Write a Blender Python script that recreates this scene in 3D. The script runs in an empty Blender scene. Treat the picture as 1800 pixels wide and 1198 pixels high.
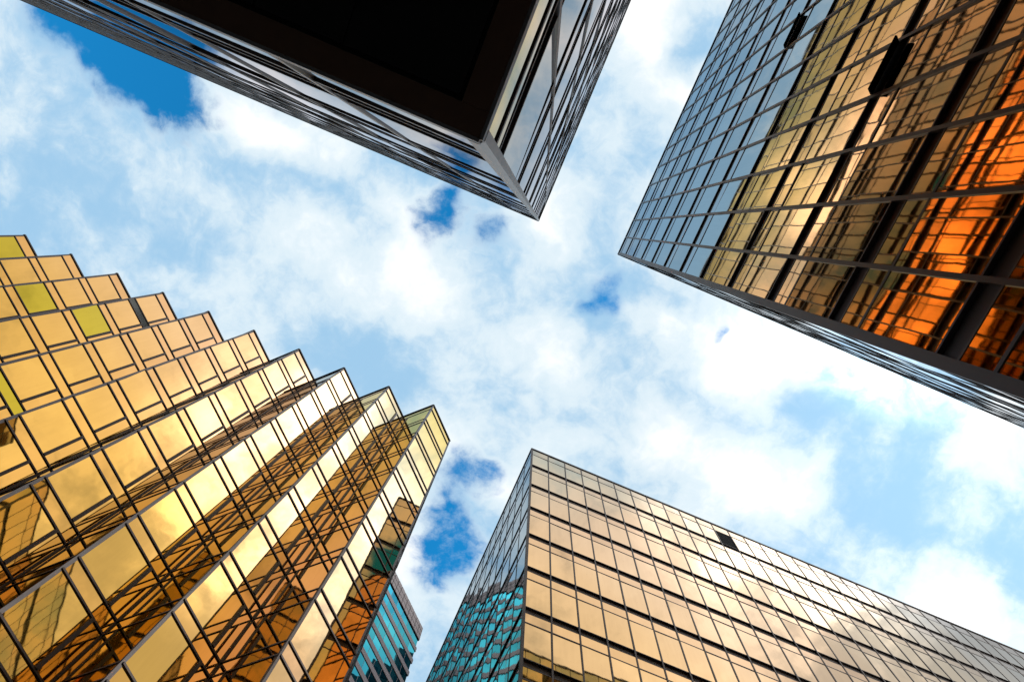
import bpy, math, random
from mathutils import Matrix, Vector

random.seed(7)
sc = bpy.context.scene
COL = sc.collection
R = math.radians

# ------------------------------------------------------------------ camera
EYE = 1.6                       # eye height above the pavement
# rows: image right, image down, view direction, in world axes
CAM_RIGHT = Vector((0.92168603, -0.38420275, 0.05369456))
CAM_DOWN = Vector((0.38707504, 0.90156753, -0.19325864))
CAM_FWD = Vector((0.02584123, 0.19890762, 0.97967749))
F_PX = 1007.89                  # focal length for an 1800 px wide frame
cam = bpy.data.cameras.new('camera')
cam.sensor_width = 36.0
cam.sensor_fit = 'HORIZONTAL'
cam.lens = F_PX / 1800 * 36
cam.clip_start = 0.05
cam.clip_end = 20000
camo = bpy.data.objects.new('camera', cam)
COL.objects.link(camo)
m = Matrix((( CAM_RIGHT.x, -CAM_DOWN.x, -CAM_FWD.x, 0),
            ( CAM_RIGHT.y, -CAM_DOWN.y, -CAM_FWD.y, 0),
            ( CAM_RIGHT.z, -CAM_DOWN.z, -CAM_FWD.z, EYE),
            (0, 0, 0, 1)))
camo.matrix_world = m
sc.camera = camo

# ------------------------------------------------------------------ sun and sky
SUN = Vector((1.50, -0.30, 1.0)).normalized()      # beyond the right edge of the frame, behind the right-hand tower, veiled by cloud
BRIGHT = Vector((0.60, -0.23, 1.0)).normalized()   # thinnest, brightest stretch of the cloud deck, seen mirrored in the folds
world = bpy.data.worlds.new('World')
sc.world = world
world.use_nodes = True
WT = world.node_tree
WT.nodes.clear()


class NG:
    """small helper to write node maths"""
    def __init__(self, tree):
        self.t = tree

    def n(self, kind, **kw):
        nd = self.t.nodes.new(kind)
        for k, v in kw.items():
            setattr(nd, k, v)
        return nd

    def put(self, sock, v):
        if isinstance(v, bpy.types.NodeSocket):
            self.t.links.new(v, sock)
        else:
            sock.default_value = v

    def math(self, op, a, b=0.0, c=0.0, clamp=False):
        nd = self.n('ShaderNodeMath', operation=op, use_clamp=clamp)
        for s, v in zip(nd.inputs, (a, b, c)):
            self.put(s, v)
        return nd.outputs[0]

    def vec(self, op, a, b=(0, 0, 0), scale=None):
        nd = self.n('ShaderNodeVectorMath', operation=op)
        self.put(nd.inputs[0], a)
        self.put(nd.inputs[1], b)
        if scale is not None:
            self.put(nd.inputs['Scale'], scale)
        return nd.outputs['Value'] if op in ('DOT_PRODUCT', 'LENGTH', 'DISTANCE') else nd.outputs[0]

    def smooth(self, v, lo, hi, a=0.0, b=1.0):
        nd = self.n('ShaderNodeMapRange', interpolation_type='SMOOTHSTEP')
        for s, x in zip(nd.inputs[:5], (v, lo, hi, a, b)):
            self.put(s, x)
        return nd.outputs[0]

    def noise(self, vec, scale, detail=6.0, rough=0.55, lac=2.0, dist=0.0):
        nd = self.n('ShaderNodeTexNoise')
        self.put(nd.inputs['Vector'], vec)
        nd.inputs['Scale'].default_value = scale
        nd.inputs['Detail'].default_value = detail
        nd.inputs['Roughness'].default_value = rough
        nd.inputs['Lacunarity'].default_value = lac
        nd.inputs['Distortion'].default_value = dist
        return nd

    def mix(self, f, a, b):
        nd = self.n('ShaderNodeMix', data_type='RGBA')
        self.put(nd.inputs[0], f)
        self.put(nd.inputs[6], a)
        self.put(nd.inputs[7], b)
        return nd.outputs[2]


def build_sky():
    g = NG(WT)
    out = g.n('ShaderNodeOutputWorld')
    bg = g.n('ShaderNodeBackground')
    WT.links.new(bg.outputs[0], out.inputs[0])
    sky = g.n('ShaderNodeTexSky', sky_type='NISHITA')
    sky.sun_disc = False
    sky.sun_elevation = math.asin(SUN.z)
    sky.sun_rotation = math.atan2(SUN.x, SUN.y)
    sky.air_density = 1.3
    sky.dust_density = 0.3
    sky.ozone_density = 3.0
    tc = g.n('ShaderNodeTexCoord')
    d = tc.outputs['Generated']
    sep = g.n('ShaderNodeSeparateXYZ')
    WT.links.new(d, sep.inputs[0])
    z = g.math('MAXIMUM', sep.outputs[2], 0.10)
    comb = g.n('ShaderNodeCombineXYZ')
    WT.links.new(g.math('DIVIDE', sep.outputs[0], z), comb.inputs[0])
    WT.links.new(g.math('DIVIDE', sep.outputs[1], z), comb.inputs[1])
    p = comb.outputs[0]                         # position on the cloud deck, one unit = its height
    warp = g.vec('SUBTRACT', g.noise(p, 4.0, 4, 0.62).outputs['Color'], (0.5, 0.5, 0.5))
    pw = g.vec('ADD', p, g.vec('SCALE', warp, scale=0.22))
    pb = g.vec('ADD', p, g.vec('SCALE', warp, scale=0.15))
    n_big = g.noise(pw, 2.3, 4, 0.5).outputs[0]
    n_mid = g.noise(g.vec('ADD', pw, (3.1, 7.7, 0)), 5.5, 8, 0.62).outputs[0]
    n_fine = g.noise(g.vec('ADD', p, (9.1, 2.2, 1.5)), 14.0, 6, 0.65).outputs[0]

    def blobs(items):
        tot = None
        for (x, y, rx, ry, amp) in items:
            q = g.vec('MULTIPLY', g.vec('SUBTRACT', pb, (x, y, 0)), (1 / rx, 1 / ry, 0))
            e = g.math('EXPONENT', g.math('MULTIPLY', g.vec('DOT_PRODUCT', q, q), -1.0))
            e = g.math('MULTIPLY', e, amp)
            tot = e if tot is None else g.math('ADD', tot, e)
        return tot

    gaps = blobs(GAPS)
    lights = blobs(LIGHTS)
    # open blue where the deck breaks up
    rough = g.math('ADD', g.math('MULTIPLY', g.math('SUBTRACT', n_mid, 0.5), 2.3), g.math('MULTIPLY', g.math('SUBTRACT', n_fine, 0.5), 1.3))
    gap_v = g.math('ADD', gaps, g.math('MULTIPLY', rough, g.smooth(gaps, 0.0, 0.35, 0.12, 1.0)))
    blue = g.smooth(gap_v, 0.22, 0.95)
    # thin and thick cloud
    body = g.math('ADD', lights, g.math('MULTIPLY', g.math('SUBTRACT', n_big, 0.5), 0.7))
    body = g.math('ADD', body, g.math('MULTIPLY', g.math('SUBTRACT', n_mid, 0.5), 1.3))
    body = g.math('ADD', body, g.math('MULTIPLY', g.math('SUBTRACT', n_fine, 0.5), 0.45))
    body = g.smooth(body, -0.42, 0.70)
    K = 1.0 / SKY_STRENGTH
    thin = g.vec('SCALE', (0.36, 0.61, 0.85), scale=K)
    mid = g.vec('SCALE', (0.76, 0.89, 0.97), scale=K)
    thick = g.vec('SCALE', (1.10, 1.11, 1.11), scale=K)
    # towards the sun the deck is thicker: grey-white and warmer instead of thin and blue
    sp = g.n('ShaderNodeSeparateXYZ')
    WT.links.new(p, sp.inputs[0])
    side = g.smooth(g.math('SUBTRACT', sp.outputs[0], g.math('MULTIPLY', sp.outputs[1], 2.0)), 0.92, 1.30)
    thin = g.mix(side, thin, g.vec('SCALE', (0.54, 0.555, 0.565), scale=K))
    mid = g.mix(side, mid, g.vec('SCALE', (0.95, 0.93, 0.91), scale=K))
    c1 = g.mix(g.smooth(body, 0.0, 0.5), thin, mid)
    cloud = g.mix(g.smooth(body, 0.45, 1.0), c1, thick)
    nish = g.vec('MULTIPLY', sky.outputs[0], SKY_TINT)
    # the veiled sun brightens the cloud around it
    dn = g.vec('NORMALIZE', d)
    ca = g.vec('DOT_PRODUCT', dn, tuple(SUN))
    cb = g.vec('DOT_PRODUCT', dn, tuple(BRIGHT))
    patch = g.math('MULTIPLY', g.smooth(cb, 0.960, 0.999), g.smooth(n_mid, 0.38, 0.62, 0.35, 1.0))
    glow = g.math('ADD', g.math('MULTIPLY', g.smooth(ca, 0.70, 1.0), 0.30), g.math('MULTIPLY', patch, 2.3))
    cloud = g.vec('SCALE', cloud, scale=g.math('ADD', glow, 1.0))
    col = g.mix(blue, cloud, nish)
    WT.links.new(col, bg.inputs[0])
    bg.inputs[1].default_value = SKY_STRENGTH


SKY_STRENGTH = 0.10
SKY_TINT = (0.14, 1.72, 2.35)
# breaks in the cloud deck (x, y, radius x, radius y, amount)
GAPS = [
        (-0.672, 0.044, 0.1, 0.077, 1.1), (-0.781, 0.021, 0.089, 0.067, 0.8), (-0.878, -0.002, 0.084, 0.044, 0.9), (-0.667, -0.063, 0.117, 0.052, 0.15),
        (-0.518, -0.131, 0.105, 0.095, 0.75), (-0.776, -0.165, 0.133, 0.083, 0.65), (-0.624, -0.277, 0.138, 0.112, 0.75), (-0.169, 0.039, 0.045, 0.057, 1.05),
        (-0.073, 0.046, 0.037, 0.035, 0.62), (0.079, -0.059, 0.031, 0.026, 0.45), (0.13, 0.066, 0.039, 0.059, 0.65), (0.365, 0.048, 0.01, 0.03, 0.4),
        (0.434, 0.124, 0.012, 0.031, 0.3), (0.06, 0.449, 0.056, 0.036, 0.55), (0.037, 0.522, 0.065, 0.064, 0.55), (0.086, 0.616, 0.061, 0.072, 0.65),
        (0.032, 0.601, 0.05, 0.083, 0.4), (0.095, 0.686, 0.045, 0.049, 0.45), (0.319, 0.334, 0.029, 0.028, 0.22), (0.042, 0.703, 0.067, 0.049, 0.2),
        (0.529, -0.022, 0.057, 0.04, 0.1), (-0.6, -0.055, 0.07, 0.06, -0.7),]
LIGHTS = [
        (-0.214, 0.058, 0.069, 0.067, 0.45), (-0.155, 0.171, 0.071, 0.06, 0.35), (-0.279, 0.202, 0.082, 0.06, 0.2), (0.0, -0.011, 0.053, 0.057, 0.45),
        (0.136, 0.202, 0.071, 0.063, 0.4), (0.253, 0.074, 0.059, 0.05, 0.4), (0.399, 0.094, 0.079, 0.062, 0.48), (0.45, 0.033, 0.058, 0.061, 0.4),
        (0.512, 0.284, 0.112, 0.078, 0.4), (0.357, 0.245, 0.061, 0.054, 0.3), (0.62, 0.261, 0.051, 0.067, 0.4), (0.855, 0.049, 0.053, 0.075, 0.5),
        (0.976, 0.326, 0.081, 0.083, 0.55), (0.02, -0.354, 0.054, 0.066, 0.45), (0.143, -0.303, 0.045, 0.052, 0.4), (-0.507, 0.027, 0.069, 0.046, 0.35),
        (-0.392, 0.03, 0.069, 0.037, 0.3), (-0.033, 0.417, 0.064, 0.044, 0.3), (-0.0, 0.655, 0.039, 0.097, 0.35), (0.116, 0.474, 0.054, 0.046, 0.35),
        (-0.502, 0.318, 0.074, 0.041, 0.1), (-0.296, 0.343, 0.074, 0.063, -0.3), (-0.202, 0.325, 0.052, 0.063, -0.25), (-0.613, 0.234, 0.228, 0.128, -0.22),
        (-0.844, 0.204, 0.145, 0.115, -0.2), (-0.825, 0.421, 0.13, 0.063, -0.2), (0.654, 0.126, 0.147, 0.086, -0.27), (0.778, 0.226, 0.09, 0.068, -0.24),
        (0.735, 0.033, 0.067, 0.052, -0.25), (0.249, 0.021, 0.058, 0.035, -0.25), (0.131, 0.115, 0.04, 0.05, -0.3), (0.121, -0.181, 0.056, 0.054, -0.25),
        (0.11, -0.34, 0.036, 0.042, -0.3), (0.57, 0.014, 0.058, 0.041, -0.2), (0.161, 0.016, 0.049, 0.039, -0.15), (1.009, 0.171, 0.059, 0.068, -0.3),
        (0.539, 0.119, 0.059, 0.032, -0.2), (0.62, -0.28, 0.35, 0.25, 0.2), (0.45, -0.75, 0.5, 0.35, 0.12), (-0.22, -0.2, 0.12, 0.25, -0.45),
        (1.1, -0.4, 0.25, 0.3, -0.5),]
build_sky()
world.cycles.sampling_method = 'MANUAL'
world.cycles.sample_map_resolution = 1024

sun = bpy.data.lights.new('sun', 'SUN')
sun.energy = 0.8
sun.angle = R(10.0)
sun.color = (1.0, 0.95, 0.87)
suno = bpy.data.objects.new('sun', sun)
suno.rotation_euler = SUN.to_track_quat('Z', 'Y').to_euler()
suno.location = (20, -10, 120)
COL.objects.link(suno)

sc.view_settings.view_transform = 'Standard'
sc.view_settings.look = 'None'
sc.view_settings.exposure = 0.0
sc.view_settings.gamma = 1.0
sc.view_settings.use_curve_mapping = False
sc.render.engine = 'CYCLES'
sc.cycles.max_bounces = 10
sc.cycles.glossy_bounces = 9
sc.cycles.diffuse_bounces = 3
sc.cycles.caustics_reflective = False
sc.cycles.use_denoising = True
sc.cycles.use_adaptive_sampling = True
sc.cycles.adaptive_threshold = 0.015
sc.cycles.adaptive_min_samples = 16
sc.cycles.blur_glossy = 0.0
sc.cycles.sample_clamp_indirect = 8.0


# ------------------------------------------------------------------ materials
def new_mat(name):
    mt = bpy.data.materials.new(name)
    mt.use_nodes = True
    mt.node_tree.nodes.clear()
    g = NG(mt.node_tree)
    out = g.n('ShaderNodeOutputMaterial')
    return mt, g, out


def coated_glass(name, stops, rough=0.012, var=0.06, wave=0.0015, wscale=0.9, tint=None):
    """mirror-coated glass: reflectance by angle of incidence (stops over facing 0..1)"""
    mt, g, out = new_mat(name)
    T = mt.node_tree
    geo = g.n('ShaderNodeNewGeometry')
    info = g.n('ShaderNodeObjectInfo')
    nz = g.noise(geo.outputs['Position'], wscale, 2, 0.5)
    nz2 = g.noise(geo.outputs['Position'], wscale * 0.31, 1, 0.5)
    hgt = g.math('ADD', nz.outputs[0], g.math('MULTIPLY', nz2.outputs[0], 1.5))
    bump = g.n('ShaderNodeBump')
    bump.inputs['Strength'].default_value = 1.0
    bump.inputs['Distance'].default_value = wave
    T.links.new(hgt, bump.inputs['Height'])
    lw = g.n('ShaderNodeLayerWeight')
    lw.inputs[0].default_value = 0.5
    rp = g.n('ShaderNodeValToRGB')
    rp.color_ramp.interpolation = 'EASE'
    el = rp.color_ramp.elements
    while len(el) > 1:
        el.remove(el[-1])
    el[0].position = stops[0][0]
    el[0].color = (*stops[0][1], 1)
    for pos, c in stops[1:]:
        e = el.new(pos)
        e.color = (*c, 1)
    T.links.new(lw.outputs['Facing'], rp.inputs[0])
    # each pane differs a little; rain leaves faint vertical dirt
    rnd = g.math('ADD', info.outputs['Random'], geo.outputs['Random Per Island'])
    rnd = g.math('FRACT', rnd)
    stretch = g.vec('MULTIPLY', geo.outputs['Position'], (6.0, 6.0, 0.5))
    dirt = g.noise(stretch, 1.0, 4, 0.6).outputs[0]
    val = g.math('ADD', g.math('MULTIPLY_ADD', rnd, var, 1.0 - var), g.math('MULTIPLY', g.math('SUBTRACT', dirt, 0.5), 0.12))
    col = g.vec('SCALE', rp.outputs[0], scale=val)
    if tint:
        col = g.vec('MULTIPLY', col, tint)
    gl = g.n('ShaderNodeBsdfGlossy')
    T.links.new(col, gl.inputs['Color'])
    rr = g.math('MULTIPLY_ADD', dirt, 0.02, rough)
    T.links.new(rr, gl.inputs['Roughness'])
    T.links.new(bump.outputs[0], gl.inputs['Normal'])
    T.links.new(gl.outputs[0], out.inputs[0])
    return mt


# towers on the right: gold coating that turns neutral towards grazing; left towers: a deeper gold that holds longer
GOLD = [(0.0, (0.72, 0.38, 0.07)), (0.30, (0.86, 0.51, 0.15)), (0.45, (0.92, 0.61, 0.30)), (0.61, (0.87, 0.65, 0.45)),
        (0.68, (0.75, 0.63, 0.48)), (0.745, (0.56, 0.56, 0.54)), (0.87, (0.50, 0.54, 0.57)), (1.0, (0.80, 0.84, 0.88))]
DEEP = [(0.0, (0.72, 0.37, 0.05)), (0.30, (0.86, 0.50, 0.12)), (0.48, (0.91, 0.585, 0.30)), (0.62, (0.88, 0.61, 0.36)),
        (0.74, (0.84, 0.60, 0.21)), (0.82, (0.80, 0.60, 0.25)), (0.90, (0.64, 0.60, 0.54)), (1.0, (0.82, 0.85, 0.88))]


def scaled(st, k):
    return [(p, tuple(a * b for a, b in zip(c, k))) for p, c in st]


M = {}
M['gold'] = coated_glass('gold_glass', GOLD, var=0.10)
M['gold_spandrel'] = coated_glass('gold_spandrel_glass', scaled(GOLD, (0.98, 0.95, 0.96)), var=0.10)
M['deep'] = coated_glass('deep_gold_glass', DEEP, var=0.08)
M['deep_spandrel'] = coated_glass('deep_gold_spandrel_glass', scaled(DEEP, (0.97, 0.92, 0.98)), var=0.08)
M['amber'] = coated_glass('amber_glass', scaled(DEEP, (0.85, 0.83, 0.88)), var=0.08)
M['amber_spandrel'] = coated_glass('amber_spandrel_glass', scaled(DEEP, (0.82, 0.79, 0.85)), var=0.08)
M['lime'] = coated_glass('yellow_green_glass', scaled(DEEP, (0.70, 0.90, 0.36)), rough=0.015)
M['teal'] = coated_glass('teal_glass', [(0.0, (0.03, 0.27, 0.33)), (0.45, (0.05, 0.39, 0.47)), (0.75, (0.12, 0.55, 0.60)), (1.0, (0.7, 0.85, 0.9))], var=0.45, wave=0.001)
M['smoke'] = coated_glass('smoked_glass', [(0.0, (0.02, 0.03, 0.035)), (0.7, (0.06, 0.08, 0.09)), (1.0, (0.5, 0.5, 0.5))])


def metal(name, base, rough, metallic, spec=0.5, grain=0.12, streak=True, nscale=2.0):
    mt, g, out = new_mat(name)
    T = mt.node_tree
    bs = g.n('ShaderNodeBsdfPrincipled')
    geo = g.n('ShaderNodeNewGeometry')
    v = g.vec('MULTIPLY', geo.outputs['Position'], (3.0, 3.0, 0.6) if streak else (2, 2, 2))
    nz = g.noise(v, nscale, 6, 0.65).outputs[0]
    k = g.math('MULTIPLY_ADD', nz, grain * 4, 1.0 - grain * 2)
    col = g.vec('SCALE', base, scale=k)
    T.links.new(col, bs.inputs['Base Color'])
    T.links.new(g.math('MULTIPLY_ADD', nz, 0.25, rough - 0.1), bs.inputs['Roughness'])
    bs.inputs['Metallic'].default_value = metallic
    bs.inputs['Specular IOR Level'].default_value = spec
    T.links.new(bs.outputs[0], out.inputs[0])
    return mt


M['bronze'] = metal('bronze_frame', (0.085, 0.062, 0.055), 0.42, 0.35)
M['bronze_dark'] = metal('bronze_channel', (0.075, 0.056, 0.050), 0.50, 0.3)
M['ridge'] = metal('grey_bronze_edge', (0.085, 0.072, 0.072), 0.42, 0.4)
M['mid_metal'] = metal('grey_mullion', (0.16, 0.145, 0.14), 0.40, 0.6)
M['steel'] = metal('brushed_steel', (0.25, 0.23, 0.22), 0.40, 0.85, grain=0.42, nscale=7.0)
M['black'] = metal('black_soffit', (0.008, 0.007, 0.006), 0.7, 0.0, 0.2)
M['brown_beam'] = metal('brown_soffit_beam', (0.09, 0.042, 0.022), 0.55, 0.0, 0.3)
M['stone'] = metal('grey_stone_band', (0.36, 0.31, 0.32), 0.6, 0.0, 0.3)
M['concrete'] = metal('dark_tower_wall', (0.10, 0.10, 0.11), 0.7, 0.0, 0.3)
M['void'] = metal('dark_room', (0.010, 0.009, 0.009), 0.8, 0.0, 0.1)
M['grey_pane'] = metal('bare_grey_panel', (0.16, 0.17, 0.16), 0.6, 0.1, 0.3, grain=0.3)


def ground_mat():
    mt, g, out = new_mat('street_paving')
    T = mt.node_tree
    bs = g.n('ShaderNodeBsdfPrincipled')
    geo = g.n('ShaderNodeNewGeometry')
    nz = g.noise(geo.outputs['Position'], 0.7, 8, 0.6).outputs[0]
    br = g.n('ShaderNodeTexBrick')
    T.links.new(geo.outputs['Position'], br.inputs['Vector'])
    br.inputs['Scale'].default_value = 1.2
    br.inputs['Color1'].default_value = (0.30, 0.28, 0.26, 1)
    br.inputs['Color2'].default_value = (0.24, 0.23, 0.22, 1)
    br.inputs['Mortar'].default_value = (0.12, 0.12, 0.12, 1)
    br.inputs['Mortar Size'].default_value = 0.01
    T.links.new(g.vec('SCALE', br.outputs[0], scale=g.math('ADD', nz, 0.5)), bs.inputs['Base Color'])
    bs.inputs['Roughness'].default_value = 0.85
    T.links.new(bs.outputs[0], out.inputs[0])
    return mt


M['ground'] = ground_mat()


# ------------------------------------------------------------------ mesh helpers
def link(name, data, mat=None, parent=None):
    o = bpy.data.objects.new(name, data)
    COL.objects.link(o)
    if mat is not None and data is not None and not data.materials:
        data.materials.append(M[mat])
    if parent is not None:
        o.parent = parent
    return o


def mesh_from(name, verts, faces, mat, smooth=False):
    me = bpy.data.meshes.new(name)
    me.from_pydata(verts, [], faces)
    me.materials.append(M[mat])
    if smooth:
        for pl in me.polygons:
            pl.use_smooth = True
    me.update()
    return me


_boxes = {}


def box_mesh(sx, sy, sz, mat):
    key = (round(sx, 4), round(sy, 4), round(sz, 4), mat)
    if key not in _boxes:
        a, b, c = sx / 2, sy / 2, sz / 2
        v = [(x, y, z) for x in (-a, a) for y in (-b, b) for z in (-c, c)]
        f = [(0, 1, 3, 2), (4, 6, 7, 5), (0, 4, 5, 1), (2, 3, 7, 6), (0, 2, 6, 4), (1, 5, 7, 3)]
        _boxes[key] = mesh_from('bar', v, f, mat)
    return _boxes[key]


def thing(name, label, cat, loc, group=None):
    o = bpy.data.objects.new(name, None)
    COL.objects.link(o)
    o.location = loc
    o['label'] = label
    o['category'] = cat
    if group:
        o['group'] = group
    o['_loc'] = loc
    return o


class Frame:
    """a facade plane: x along d, y into the building, z up; z measured from the eye"""
    def __init__(self, ox, oy, dx, dy):
        L = math.hypot(dx, dy)
        self.d = Vector((dx / L, dy / L, 0))
        self.n = Vector((dy / L, -dx / L, 0))      # outward
        self.o = Vector((ox, oy, EYE))

    def mat(self, x, y, z):
        p = self.o + self.d * x - self.n * y + Vector((0, 0, z))
        i = -self.n
        return Matrix(((self.d.x, i.x, 0, p.x), (self.d.y, i.y, 0, p.y), (0, 0, 1, p.z), (0, 0, 0, 1)))

    def pt(self, x, y, z):
        return self.o + self.d * x - self.n * y + Vector((0, 0, z))


def place(o, parent, mw):
    o.parent = parent
    o.matrix_local = Matrix.Translation(-Vector(parent['_loc'])) @ mw


def bar(bld, fr, name, x0, x1, y0, y1, z0, z1, mat):
    me = box_mesh(x1 - x0, y1 - y0, z1 - z0, mat)
    o = link(name, me)
    place(o, bld, fr.mat((x0 + x1) / 2, (y0 + y1) / 2, (z0 + z1) / 2))
    return o


def solid(bld, name, poly, z0, z1, mat):
    """vertical prism from a plan polygon in world xy (counter-clockwise)"""
    n = len(poly)
    px, py, pz = bld['_loc']
    v = [(x - px, y - py, z0 + EYE - pz) for x, y in poly] + [(x - px, y - py, z1 + EYE - pz) for x, y in poly]
    f = [tuple(reversed(range(n))), tuple(range(n, 2 * n))]
    for i in range(n):
        j = (i + 1) % n
        f.append((i, j, n + j, n + i))
    return link(name, mesh_from(name, v, f, mat), None, bld)


# panes -------------------------------------------------------------
_warps = {}
PANES = {}            # building -> list of specs


def warp_grid(w, h, var):
    """slightly pillowed pane; returns verts and faces in facade-local axes"""
    rnd = random.Random(var * 977 + int(w * 100) * 31 + int(h * 100))
    nx = 4 if w > 0.9 else 2
    ny = 5 if h > 1.6 else 3
    amp = rnd.uniform(-1, 1) * 0.0016 * min(w, h) / 1.5
    tw = rnd.uniform(-1, 1) * 0.0009
    cx, cy = rnd.uniform(-0.3, 0.3), rnd.uniform(-0.3, 0.3)
    a2 = rnd.uniform(-1, 1) * 0.0007
    v, f = [], []
    for j in range(ny + 1):
        for i in range(nx + 1):
            s, t = i / nx * 2 - 1, j / ny * 2 - 1
            b = (1 - (s - cx * (1 - s * s)) ** 2) * (1 - (t - cy * (1 - t * t)) ** 2)
            y = -amp * b + tw * s * t + a2 * math.sin(math.pi * t) * (1 - s * s)
            v.append((s * w / 2, y, t * h / 2))
    for j in range(ny):
        for i in range(nx):
            a = j * (nx + 1) + i
            f.append((a, a + 1, a + nx + 2, a + nx + 1))
    return v, f


def pane(bld, fr, x0, x1, z0, z1, mat='gold', tilt=0.16, y=0.0, name='glass_pane'):
    PANES.setdefault(bld.name, [bld, []])[1].append((fr, x0, x1, z0, z1, mat, tilt, y, name))


def project(p):
    q = p - Vector((0, 0, EYE))
    w = q.dot(CAM_FWD)
    if w < 0.2:
        return None
    return (900 + F_PX * q.dot(CAM_RIGHT) / w, 599 + F_PX * q.dot(CAM_DOWN) / w)


def clip_area(pts):
    def clip(ps, inside, cut):
        out = []
        for i in range(len(ps)):
            a, b = ps[i - 1], ps[i]
            ia, ib = inside(a), inside(b)
            if ia != ib:
                out.append(cut(a, b))
            if ib:
                out.append(b)
        return out
    for ax, lim, sg in ((0, 0, 1), (0, 1800, -1), (1, 0, 1), (1, 1198, -1)):
        if not pts:
            return 0.0

        def inside(q):
            return (q[ax] - lim) * sg >= 0

        def cut(a, b):
            t = (lim - a[ax]) / (b[ax] - a[ax])
            return (a[0] + t * (b[0] - a[0]), a[1] + t * (b[1] - a[1]))
        pts = clip(pts, inside, cut)
    s = 0.0
    for i in range(len(pts)):
        a, b = pts[i - 1], pts[i]
        s += a[0] * b[1] - a[1] * b[0]
    return abs(s) / 2


def finish_panes(limit=300):
    rnd = random.Random(21)
    eye = Vector((0, 0, EYE))
    for bld, specs in PANES.values():
        scored = []
        for k, s in enumerate(specs):
            fr, x0, x1, z0, z1 = s[:5]
            c = fr.pt((x0 + x1) / 2, 0, (z0 + z1) / 2)
            ar = 0.0
            if (eye - c).dot(fr.n) > 0:
                ps = [project(fr.pt(x, 0, z)) for x, z in ((x0, z0), (x1, z0), (x1, z1), (x0, z1))]
                if None not in ps:
                    ar = clip_area(ps)
            scored.append((ar, k))
        scored.sort(reverse=True)
        single = {k for ar, k in scored[:limit] if ar > 0.5}
        rest = {}
        for k, (fr, x0, x1, z0, z1, mat, tilt, y, name) in enumerate(specs):
            w, h = x1 - x0, z1 - z0
            var = rnd.randrange(7)
            rx = rnd.gauss(0, R(tilt))
            rz = rnd.gauss(0, R(tilt))
            mw = fr.mat((x0 + x1) / 2, y, (z0 + z1) / 2) @ Matrix.Rotation(rx, 4, 'X') @ Matrix.Rotation(rz, 4, 'Z')
            if k in single:
                key = (round(w, 3), round(h, 3), var, mat)
                if key not in _warps:
                    v, f = warp_grid(w, h, var)
                    _warps[key] = mesh_from(name, v, f, mat, True)
                o = link(name, _warps[key])
                place(o, bld, mw)
                if mat == 'lime':
                    o['label'] = 'yellow green replacement pane'
                elif mat == 'grey_pane':
                    o['label'] = 'bare grey panel without mirror coating'
            else:
                vs, fs = rest.setdefault(mat, ([], []))
                v, f = warp_grid(w, h, var)
                b = len(vs)
                ml = Matrix.Translation(-Vector(bld['_loc'])) @ mw
                vs.extend(tuple(ml @ Vector(q)) for q in v)
                fs.extend(tuple(i + b for i in q) for q in f)
        for mat, (vs, fs) in rest.items():
            o = link('distant_panes', mesh_from('distant_panes', vs, fs, mat, True), None, bld)
            o['kind'] = 'stuff'


# ------------------------------------------------------------------ curtain wall with recessed channels
TOP = 48.0
GROUND = -EYE


def curtain_wall(bld, fr, xs, band_tops, top=TOP, bottom=GROUND, channel=0.45, sill=1.2, proud=0.05, mull=0.09,
                 mull_mat='bronze', skip=(), split=False, first=None, trans=0.07, tproud=0.015, glass='gold'):
    """xs: mullion centre lines; band_tops: heights of the upper edge of each recessed channel"""
    W0, W1 = xs[0], xs[-1]
    edges = [top] + [b for b in band_tops if b < top]
    zlist = []
    for k, zt in enumerate(edges):
        z_hi = zt - (0.10 if k == 0 else channel)
        z_lo = edges[k + 1] if k + 1 < len(edges) else bottom
        if z_hi - z_lo > 0.15:
            zlist.append((k, z_hi, z_lo, zt))
    for k, z_hi, z_lo, zt in zlist:
        # panel slab behind the glass, its underside closes the channel from above
        bar(bld, fr, 'storey_panel', W0 + 0.02, W1 - 0.02, 0.025, 0.085, z_lo, z_hi, 'bronze_dark')
        zt_c = (first if (first and k == first[0]) else None)
        zs = zt_c[1] if zt_c else zt - sill
        if zs - z_lo < 0.3:
            zs = None
        if zs:
            bar(bld, fr, 'transom', W0, W1, -tproud, 0.024, zs - trans / 2, zs + trans / 2, 'bronze')
        # lip of the channel, below and above
        if z_lo > bottom + 0.01:
            bar(bld, fr, 'channel_lip', W0, W1, -0.01, 0.022, z_lo, z_lo + 0.045, 'bronze')
        if k > 0:
            bar(bld, fr, 'channel_lip', W0, W1, -0.01, 0.022, z_hi - 0.045, z_hi, 'bronze')
        for i in range(len(xs) - 1):
            a, b = xs[i] + mull * 0.3, xs[i + 1] - mull * 0.3
            if zs:
                if (i, k, 'n') not in skip:
                    pane(bld, fr, a, b, zs + trans * 0.3, z_hi - 0.02, glass + '_spandrel', 0.26)
                if (i, k, 'w') not in skip:
                    pane(bld, fr, a, b, z_lo + 0.02, zs - trans * 0.3, glass, 0.26)
            else:
                pane(bld, fr, a, b, z_lo + 0.02, z_hi - 0.02, glass, 0.26)
    for i, x in enumerate(xs[1:-1]):
        if split:
            segs = [(zl[2] if kk + 1 < len(zlist) else bottom, zl[3]) for kk, zl in enumerate(zlist)]
            for lo, hi in segs:
                bar(bld, fr, 'mullion', x - mull / 2, x + mull / 2, -proud, 0.023, lo, hi, mull_mat)
        else:
            bar(bld, fr, 'mullion', x - mull / 2, x + mull / 2, -proud, 0.08, bottom, top - 0.02, mull_mat)
    bar(bld, fr, 'roof_coping', W0 - 0.02, W1 + 0.02, -0.06, 0.30, top - 0.10, top + 0.06, 'ridge')


def steps(n, pitch, start=0.0):
    return [start + pitch * i for i in range(n + 1)]


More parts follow.
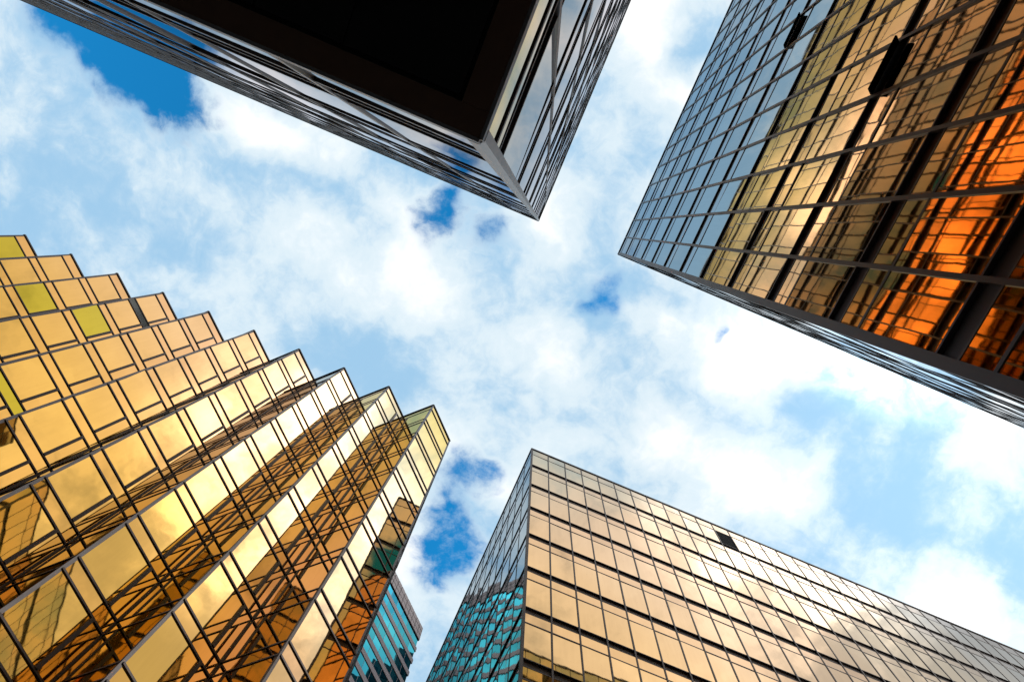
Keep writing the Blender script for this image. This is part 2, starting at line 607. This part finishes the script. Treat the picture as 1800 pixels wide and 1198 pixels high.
# ------------------------------------------------------------------ ground
gv = [(-6000, -6000, 0), (6000, -6000, 0), (6000, 6000, 0), (-6000, 6000, 0)]
gr = link('ground', mesh_from('ground', gv, [(0, 1, 2, 3)], 'ground'))
gr['kind'] = 'structure'
gr['label'] = 'grey paved street between the towers'

# ------------------------------------------------------------------ building A: overhanging tower, top left
AX, AY = -0.60, -0.355
A = thing('overhanging_tower', 'mirror glass tower with black underside looming overhead, seen right from below its steel corner', 'tower', (AX, AY, 0))
SOFF = 3.95
a_tops = [5.42 + 3.55 * k for k in range(12)][::-1]
wa, wb = 48.0, 37.0
frAl = Frame(AX, AY, -1, 0)                     # faces +y
xsl = [0.0] + [1.5 * i for i in range(1, 33)]
curtain_wall(A, frAl, xsl, a_tops, bottom=SOFF, mull=0.06, proud=0.02, mull_mat='mid_metal', first=(12, 4.66), sill=1.15, trans=0.07, glass='amber', channel=0.36)
frAr = Frame(AX, AY - 27 * 1.37, 0, 1)          # faces +x
xsr = steps(27, 1.37)
curtain_wall(A, frAr, xsr, a_tops, bottom=SOFF, mull=0.06, proud=0.02, mull_mat='mid_metal', first=(12, 4.66), sill=1.15, trans=0.07, glass='amber', channel=0.36)
ins = 0.09
for fr_, w_ in ((frAl, 48.0), (frAr, 27 * 1.37)):
    bar(A, fr_, 'base_rail', 0.0, w_, -0.021, 0.02, SOFF - 0.09, SOFF + 0.03, 'mid_metal')
YB = AY - 27 * 1.37
solid(A, 'core_wall', [(AX - 48, YB), (AX - ins, YB), (AX - ins, AY - ins), (AX - 48, AY - ins)], SOFF + 0.05, TOP - 0.15, 'bronze_dark')
# steel corner post in storey lengths
for k in range(13):
    lo = SOFF if k == 0 else 5.42 + 3.55 * (k - 1)
    hi = TOP + 0.06 if k == 12 else 5.42 + 3.55 * k
    solid(A, 'corner_post', [(AX - 0.085, AY - 0.085), (AX + 0.024, AY - 0.085), (AX + 0.024, AY - 0.01), (AX - 0.01, AY + 0.024), (AX - 0.085, AY + 0.024)], lo + 0.001, hi - 0.001, 'steel')
# soffit: edge beam and recessed panels
solid(A, 'soffit_beam', [(AX - 48, AY - 0.17), (AX - 0.005, AY - 0.17), (AX - 0.005, AY - 0.004), (AX - 48, AY - 0.004)], SOFF - 0.10, SOFF - 0.004, 'brown_beam')
solid(A, 'soffit_beam', [(AX - 0.19, YB), (AX - 0.005, YB), (AX - 0.005, AY - 0.172), (AX - 0.19, AY - 0.172)], SOFF - 0.10, SOFF - 0.004, 'brown_beam')
px = [AX - 0.19 - 0.03 - 0.84 * 0, AX - 1.03, AX - 1.64] + [AX - 1.64 - 1.22 * i for i in range(1, 12)]
py = [AY - 0.20 - 2.4 * j for j in range(8)]
for i in range(len(px) - 1):
    for j in range(len(py) - 1):
        solid(A, 'soffit_panel', [(px[i + 1] + 0.006, py[j + 1] + 0.006), (px[i] - 0.006, py[j + 1] + 0.006), (px[i] - 0.006, py[j] - 0.006), (px[i + 1] + 0.006, py[j] - 0.006)], SOFF - 0.075 + 0.004 * ((i + j) % 2), SOFF - 0.03, 'black')
solid(A, 'soffit_backing', [(AX - 48, YB), (AX - 0.2, YB), (AX - 0.2, AY - 0.18), (AX - 48, AY - 0.18)], SOFF - 0.028, SOFF + 0.045, 'black')
solid(A, 'lobby_wall', [(AX - 48, YB), (AX - 7, YB), (AX - 7, AY - 7), (AX - 48, AY - 7)], GROUND, SOFF - 0.08, 'brown_beam')

# ------------------------------------------------------------------ building B: gold tower, top right
BX, BY = 6.504, -0.40
B = thing('gold_tower', 'gold mirror tower with two black vent flaps hanging open, beside the overhanging tower', 'tower', (BX, BY, 0))
b_tops = [44.34 - 3.514 * k for k in range(13)]
frB1 = Frame(BX, BY, 0, -1)                     # faces -x
pitchB = 1.47
# vents in the channel: (bay, storey, opening angle, flap height)
OPEN = [(7, 6, 30, 0.30), (4, 9, 42, 0.33)]
curtain_wall(B, frB1, steps(25, pitchB), b_tops, mull=0.10, proud=0.045)
frB2 = Frame(BX + 28 * 1.5, BY, -1, 0)          # faces +y
curtain_wall(B, frB2, steps(28, 1.5), b_tops, mull=0.07, proud=0.006, tproud=0.012)
YB2 = BY - 25 * pitchB
solid(B, 'core_wall', [(BX + ins, YB2), (BX + 42, YB2), (BX + 42, BY - ins), (BX + ins, BY - ins)], GROUND, TOP - 0.15, 'bronze_dark')
solid(B, 'corner_post', [(BX - 0.03, BY - 0.20), (BX + 0.10, BY - 0.20), (BX + 0.10, BY + 0.012), (BX - 0.03, BY + 0.012)], GROUND, TOP + 0.055, 'bronze')
edgesB = [TOP] + b_tops
for i, k, ang, h in OPEN:
    zt = edgesB[k]
    x0, x1 = pitchB * i + 0.06, pitchB * (i + 1) - 0.06
    bar(B, frB1, 'vent_opening', x0, x1, -0.004, 0.083, zt - 0.44, zt - 0.02, 'void')
    # top-hung flap swung out over the channel: frame with its plate
    flap = link('vent_flap', box_mesh(x1 - x0, 0.05, h, 'void'))
    place(flap, B, frB1.mat((x0 + x1) / 2, -0.04, zt - 0.01) @ Matrix.Rotation(-R(ang), 4, 'X') @ Matrix.Translation((0, 0, -h / 2)))
    flap['label'] = 'black vent flap hanging open'
    plate = link('flap_plate', box_mesh(x1 - x0 - 0.1, 0.008, h - 0.08, 'gold'), None, flap)
    plate.matrix_local = Matrix.Translation((0, -0.031, 0))

# ------------------------------------------------------------------ building D: gold tower, bottom right
DX, DY = 6.61, 18.02
D = thing('gold_block', 'wide gold mirror glass block with one black missing pane near its roof edge', 'tower', (DX, DY, 0))
d_tops = [44.66 - 3.634 * k for k in range(13)]
pitchD = 1.575
frD1 = Frame(DX, DY, 1, 0)                      # faces -y
MISS = (11, 0, 'w')
curtain_wall(D, frD1, steps(36, pitchD), d_tops, mull=0.09, proud=0.03, skip={MISS})
hole = bar(D, frD1, 'missing_pane', pitchD * MISS[0] + 0.05, pitchD * (MISS[0] + 1) - 0.05, 0.004, 0.02, d_tops[0] + 0.05, TOP - 1.24, 'void')
hole['label'] = 'black opening where a pane is missing'
frD2 = Frame(DX, DY + 20 * pitchD, 0, -1)       # faces -x
curtain_wall(D, frD2, steps(20, pitchD), d_tops, mull=0.07, proud=0.02)
solid(D, 'core_wall', [(DX + ins, DY + ins), (DX + 36 * pitchD, DY + ins), (DX + 36 * pitchD, DY + 20 * pitchD), (DX + ins, DY + 20 * pitchD)], GROUND, TOP - 0.15, 'bronze_dark')
solid(D, 'corner_post', [(DX - 0.025, DY - 0.035), (DX + 0.12, DY - 0.035), (DX + 0.12, DY + 0.12), (DX - 0.025, DY + 0.12)], GROUND, TOP + 0.055, 'bronze')

# ------------------------------------------------------------------ building C: sawtooth gold tower, left
STEP = 0.0883 * TOP
CY = 0.3705 * TOP
HALF = STEP / 2
C = thing('sawtooth_tower', 'gold mirror glass tower with a sawtooth front of folded bays, a few panes yellow green', 'tower', (-3, CY + 6, 0))
ridge_x = [-0.0599 * TOP - STEP * i for i in range(12)]        # nearest first
FW = HALF * math.sqrt(2)
BARX = FW * 0.755
c_rows = []                                                    # (spandrel hi, spandrel lo, window lo)
zt = TOP
k = 0
while zt > GROUND + 1:
    s_lo = TOP * 0.9786 if k == 0 else zt - 0.73
    w_lo = TOP * 0.9261 - 3.226 * k
    c_rows.append((zt, s_lo, max(w_lo, GROUND)))
    zt = w_lo
    k += 1
LIME = {(9, 0), (7, 2), (6, 2)}        # (tooth, row) with yellow-green glass
GREY = {(6, 2)}


def tooth_face(fr, width, barx, flip, tooth, lime=()):
    """one fold: window with a bar and side light, spandrel above, projecting transoms"""
    for k, (zh, sl, wl) in enumerate(c_rows):
        for z in ((sl,) if k == 0 else (sl, zh)):
            bar(C, fr, 'transom', 0.06, width - 0.03, -(0.03 if flip else 0.055), 0.02, z - 0.04, z + 0.04, 'bronze')
        mat = 'lime' if (tooth, k) in lime else 'deep'
        if barx:
            b = width - barx if flip else barx
            hw, pr = (0.05, 0.04) if flip else (0.085, 0.08)
            bar(C, fr, 'window_bar', b - hw, b + hw, -pr, 0.02, wl + 0.04, sl - 0.04, 'bronze')
            if flip:
                pane(C, fr, 0.02, b - 0.03, wl + 0.03, sl - 0.03, 'deep_spandrel', 0.12)
                pane(C, fr, b + 0.03, width - 0.05, wl + 0.03, sl - 0.03, mat, 0.12)
            else:
                pane(C, fr, 0.05, b - 0.03, wl + 0.03, sl - 0.03, mat, 0.12)
                pane(C, fr, b + 0.03, width - 0.02, wl + 0.03, sl - 0.03, 'deep_spandrel', 0.12)
        else:
            pane(C, fr, 0.05, width - 0.05, wl + 0.03, sl - 0.03, mat, 0.12)
        pane(C, fr, 0.05, width - 0.04, sl + 0.03, zh - 0.03, 'grey_pane' if (tooth, k) == (6, 1) else 'lime' if (tooth, k) == (5, 6) else 'deep_spandrel', 0.12)
    bar(C, fr, 'roof_coping', -0.02, width + 0.02, -0.08, 0.16, TOP - 0.06, TOP + 0.06, 'ridge')


q = math.sqrt(0.5)
END = 0.0528 * TOP
for i, rx in enumerate(ridge_x):
    if i == 0:
        w1 = END * math.sqrt(2)
        fr1 = Frame(rx, CY, 1, 1)
        tooth_face(fr1, w1, 0, False, i)
    else:
        fr1 = Frame(rx, CY, 1, 1)
        tooth_face(fr1, FW, BARX, False, i, LIME)
    fr2 = Frame(rx - HALF, CY + HALF, 1, -1)
    tooth_face(fr2, FW, BARX, True, i + 100)
    # ridge post and valley gutter
    e = 0.10
    solid(C, 'ridge_post', [(rx - e, CY + e), (rx, CY - 0.03), (rx + e, CY + e)], GROUND, TOP + 0.055, 'ridge')
    vx, vy = rx - HALF, CY + HALF
    solid(C, 'valley_post', [(vx - 0.13, vy + 0.02), (vx, vy - 0.09), (vx + 0.13, vy + 0.02)], GROUND, TOP - 0.08, 'bronze')
    # solid wedge behind the two folds
    o1 = 0.05
    depth = (END if i == 0 else HALF)
    solid(C, 'core_wall', [(rx, CY + o1 * 1.6), (rx + depth - o1 * 0.5, CY + depth + o1), (rx - HALF + o1 * 0.5, CY + HALF + o1 * 1.5)] if i == 0 else
          [(rx, CY + o1 * 1.6), (rx + HALF - o1 * 0.5, CY + HALF + o1 * 1.1), (rx - HALF + o1 * 0.5, CY + HALF + o1 * 1.1)], GROUND, TOP - 0.1, 'bronze_dark')
CXE, CYE = ridge_x[0] + END, CY + END
C_BACK = 34.0
CW = ridge_x[-1] - HALF
solid(C, 'core_wall', [(CW, CY + HALF + 0.3), (ridge_x[0] + HALF * 0.9, CY + HALF + 0.3), (CXE - 0.06, CYE + 0.08), (CXE - 0.06, C_BACK), (CW, C_BACK)], GROUND, TOP - 0.12, 'bronze_dark')
frC3 = Frame(CXE, CYE, 0, 1)                    # short side wall facing +x
wside = C_BACK - CYE
for k, (zh, sl, wl) in enumerate(c_rows):
    for z in ((sl,) if k == 0 else (sl, zh)):
        bar(C, frC3, 'transom', 0.06, wside, -0.012, 0.02, z - 0.04, z + 0.04, 'bronze')
    for j in range(9):
        a, b = 0.05 + j * (wside - 0.1) / 9, 0.05 + (j + 1) * (wside - 0.1) / 9
        pane(C, frC3, a + 0.02, b - 0.02, wl + 0.03, sl - 0.03, 'deep')
        pane(C, frC3, a + 0.02, b - 0.02, sl + 0.03, zh - 0.03, 'deep_spandrel')
for j in range(1, 9):
    x = 0.05 + j * (wside - 0.1) / 9
    bar(C, frC3, 'mullion', x - 0.035, x + 0.035, -0.012, 0.02, GROUND, TOP - 0.1, 'bronze')
bar(C, frC3, 'roof_coping', 0, wside, -0.03, 0.16, TOP - 0.07, TOP + 0.06, 'ridge')
solid(C, 'ridge_post', [(CXE - 0.12, CYE - 0.11), (CXE + 0.01, CYE - 0.03), (CXE + 0.012, CYE + 0.12), (CXE - 0.12, CYE + 0.12)], GROUND, TOP + 0.055, 'ridge')

# ------------------------------------------------------------------ building E: teal and grey banded tower behind
HE = 112.0
EX, EY_ = 0.0864 * HE, 0.8131 * HE
E_ = thing('teal_banded_tower', 'tall distant tower with teal glass strips and grey stone bands between the gold towers', 'tower', (EX, EY_, 0))
WE = 62.0
frE = Frame(EX - WE * q, EY_ - WE * q, 1, 1)    # faces +x -y
par_lo = 0.9655 * HE
pitch_e = 0.0298 * HE
solid(E_, 'core_wall', [(frE.o.x - 0.3 * -q * -1, frE.o.y + 0.3 * q), (EX - 0.3 * q, EY_ + 0.3 * q), (EX - 22 * q, EY_ + 22 * q), (frE.o.x - 22 * q, frE.o.y + 22 * q)], GROUND, HE - 0.3, 'stone')
# parapet of small stone panels
parapet = bar(E_, frE, 'parapet_wall', 0, WE, -0.12, 0.28, par_lo, HE - 0.1, 'void')
for r_ in range(3):
    for j in range(38):
        a = WE - (j + 1) * 1.6
        z0 = par_lo + r_ * (HE - par_lo) / 3
        o = link('stone_panel', box_mesh(1.44, 0.5, (HE - par_lo) / 3 - 0.16, 'stone'), None, parapet)
        # offset from the centre of the parapet wall
        o.location = (a + 0.8 - WE / 2, -0.08, z0 + (HE - par_lo) / 6 - (par_lo + HE - 0.1) / 2)
z = par_lo
row = 0
while z > 30:
    z_lo = z - pitch_e * 0.665
    for j in range(24):
        x1 = WE - 0.3 - j * 2.55
        x0 = x1 - 2.55
        if x0 < 0:
            break
        pane(E_, frE, x0 + 0.03, x1 - 0.03, z_lo + 0.02, z - 0.02, 'teal', 0.08, 0.0)
        bar(E_, frE, 'window_joint', x1 - 0.04, x1 + 0.04, -0.01, 0.05, z_lo, z, 'stone') if j and row < 10 else None
    bar(E_, frE, 'stone_band', 0, WE, -0.12, 0.2, z_lo - pitch_e * 0.335, z_lo, 'stone')
    z -= pitch_e
    row += 1

# ------------------------------------------------------------------ tower out of the frame, seen mirrored in the teal glass
Fb = thing('dark_tower', 'dark tower seen only as a stepped reflection in the teal glass strips', 'tower', (60, 90, 0))
for (y0, y1, top_) in ((66, 84, 131), (84, 90, 138.5), (90, 112, 146)):
    solid(Fb, 'core_wall', [(46, y0), (80, y0), (80, y1), (46, y1)], GROUND, top_, 'concrete')
    frF = Frame(46 - 0.15, y1, 0, -1)
    for k in range(14):
        for j in range(int((y1 - y0) / 3)):
            pane(Fb, frF, 0.4 + j * 3.0, 2.6 + j * 3.0, top_ - 5 - k * 4.0, top_ - 2.4 - k * 4.0, 'smoke', 0.1)

finish_panes()
for o in sc.objects:
    if '_loc' in o:
        del o['_loc']
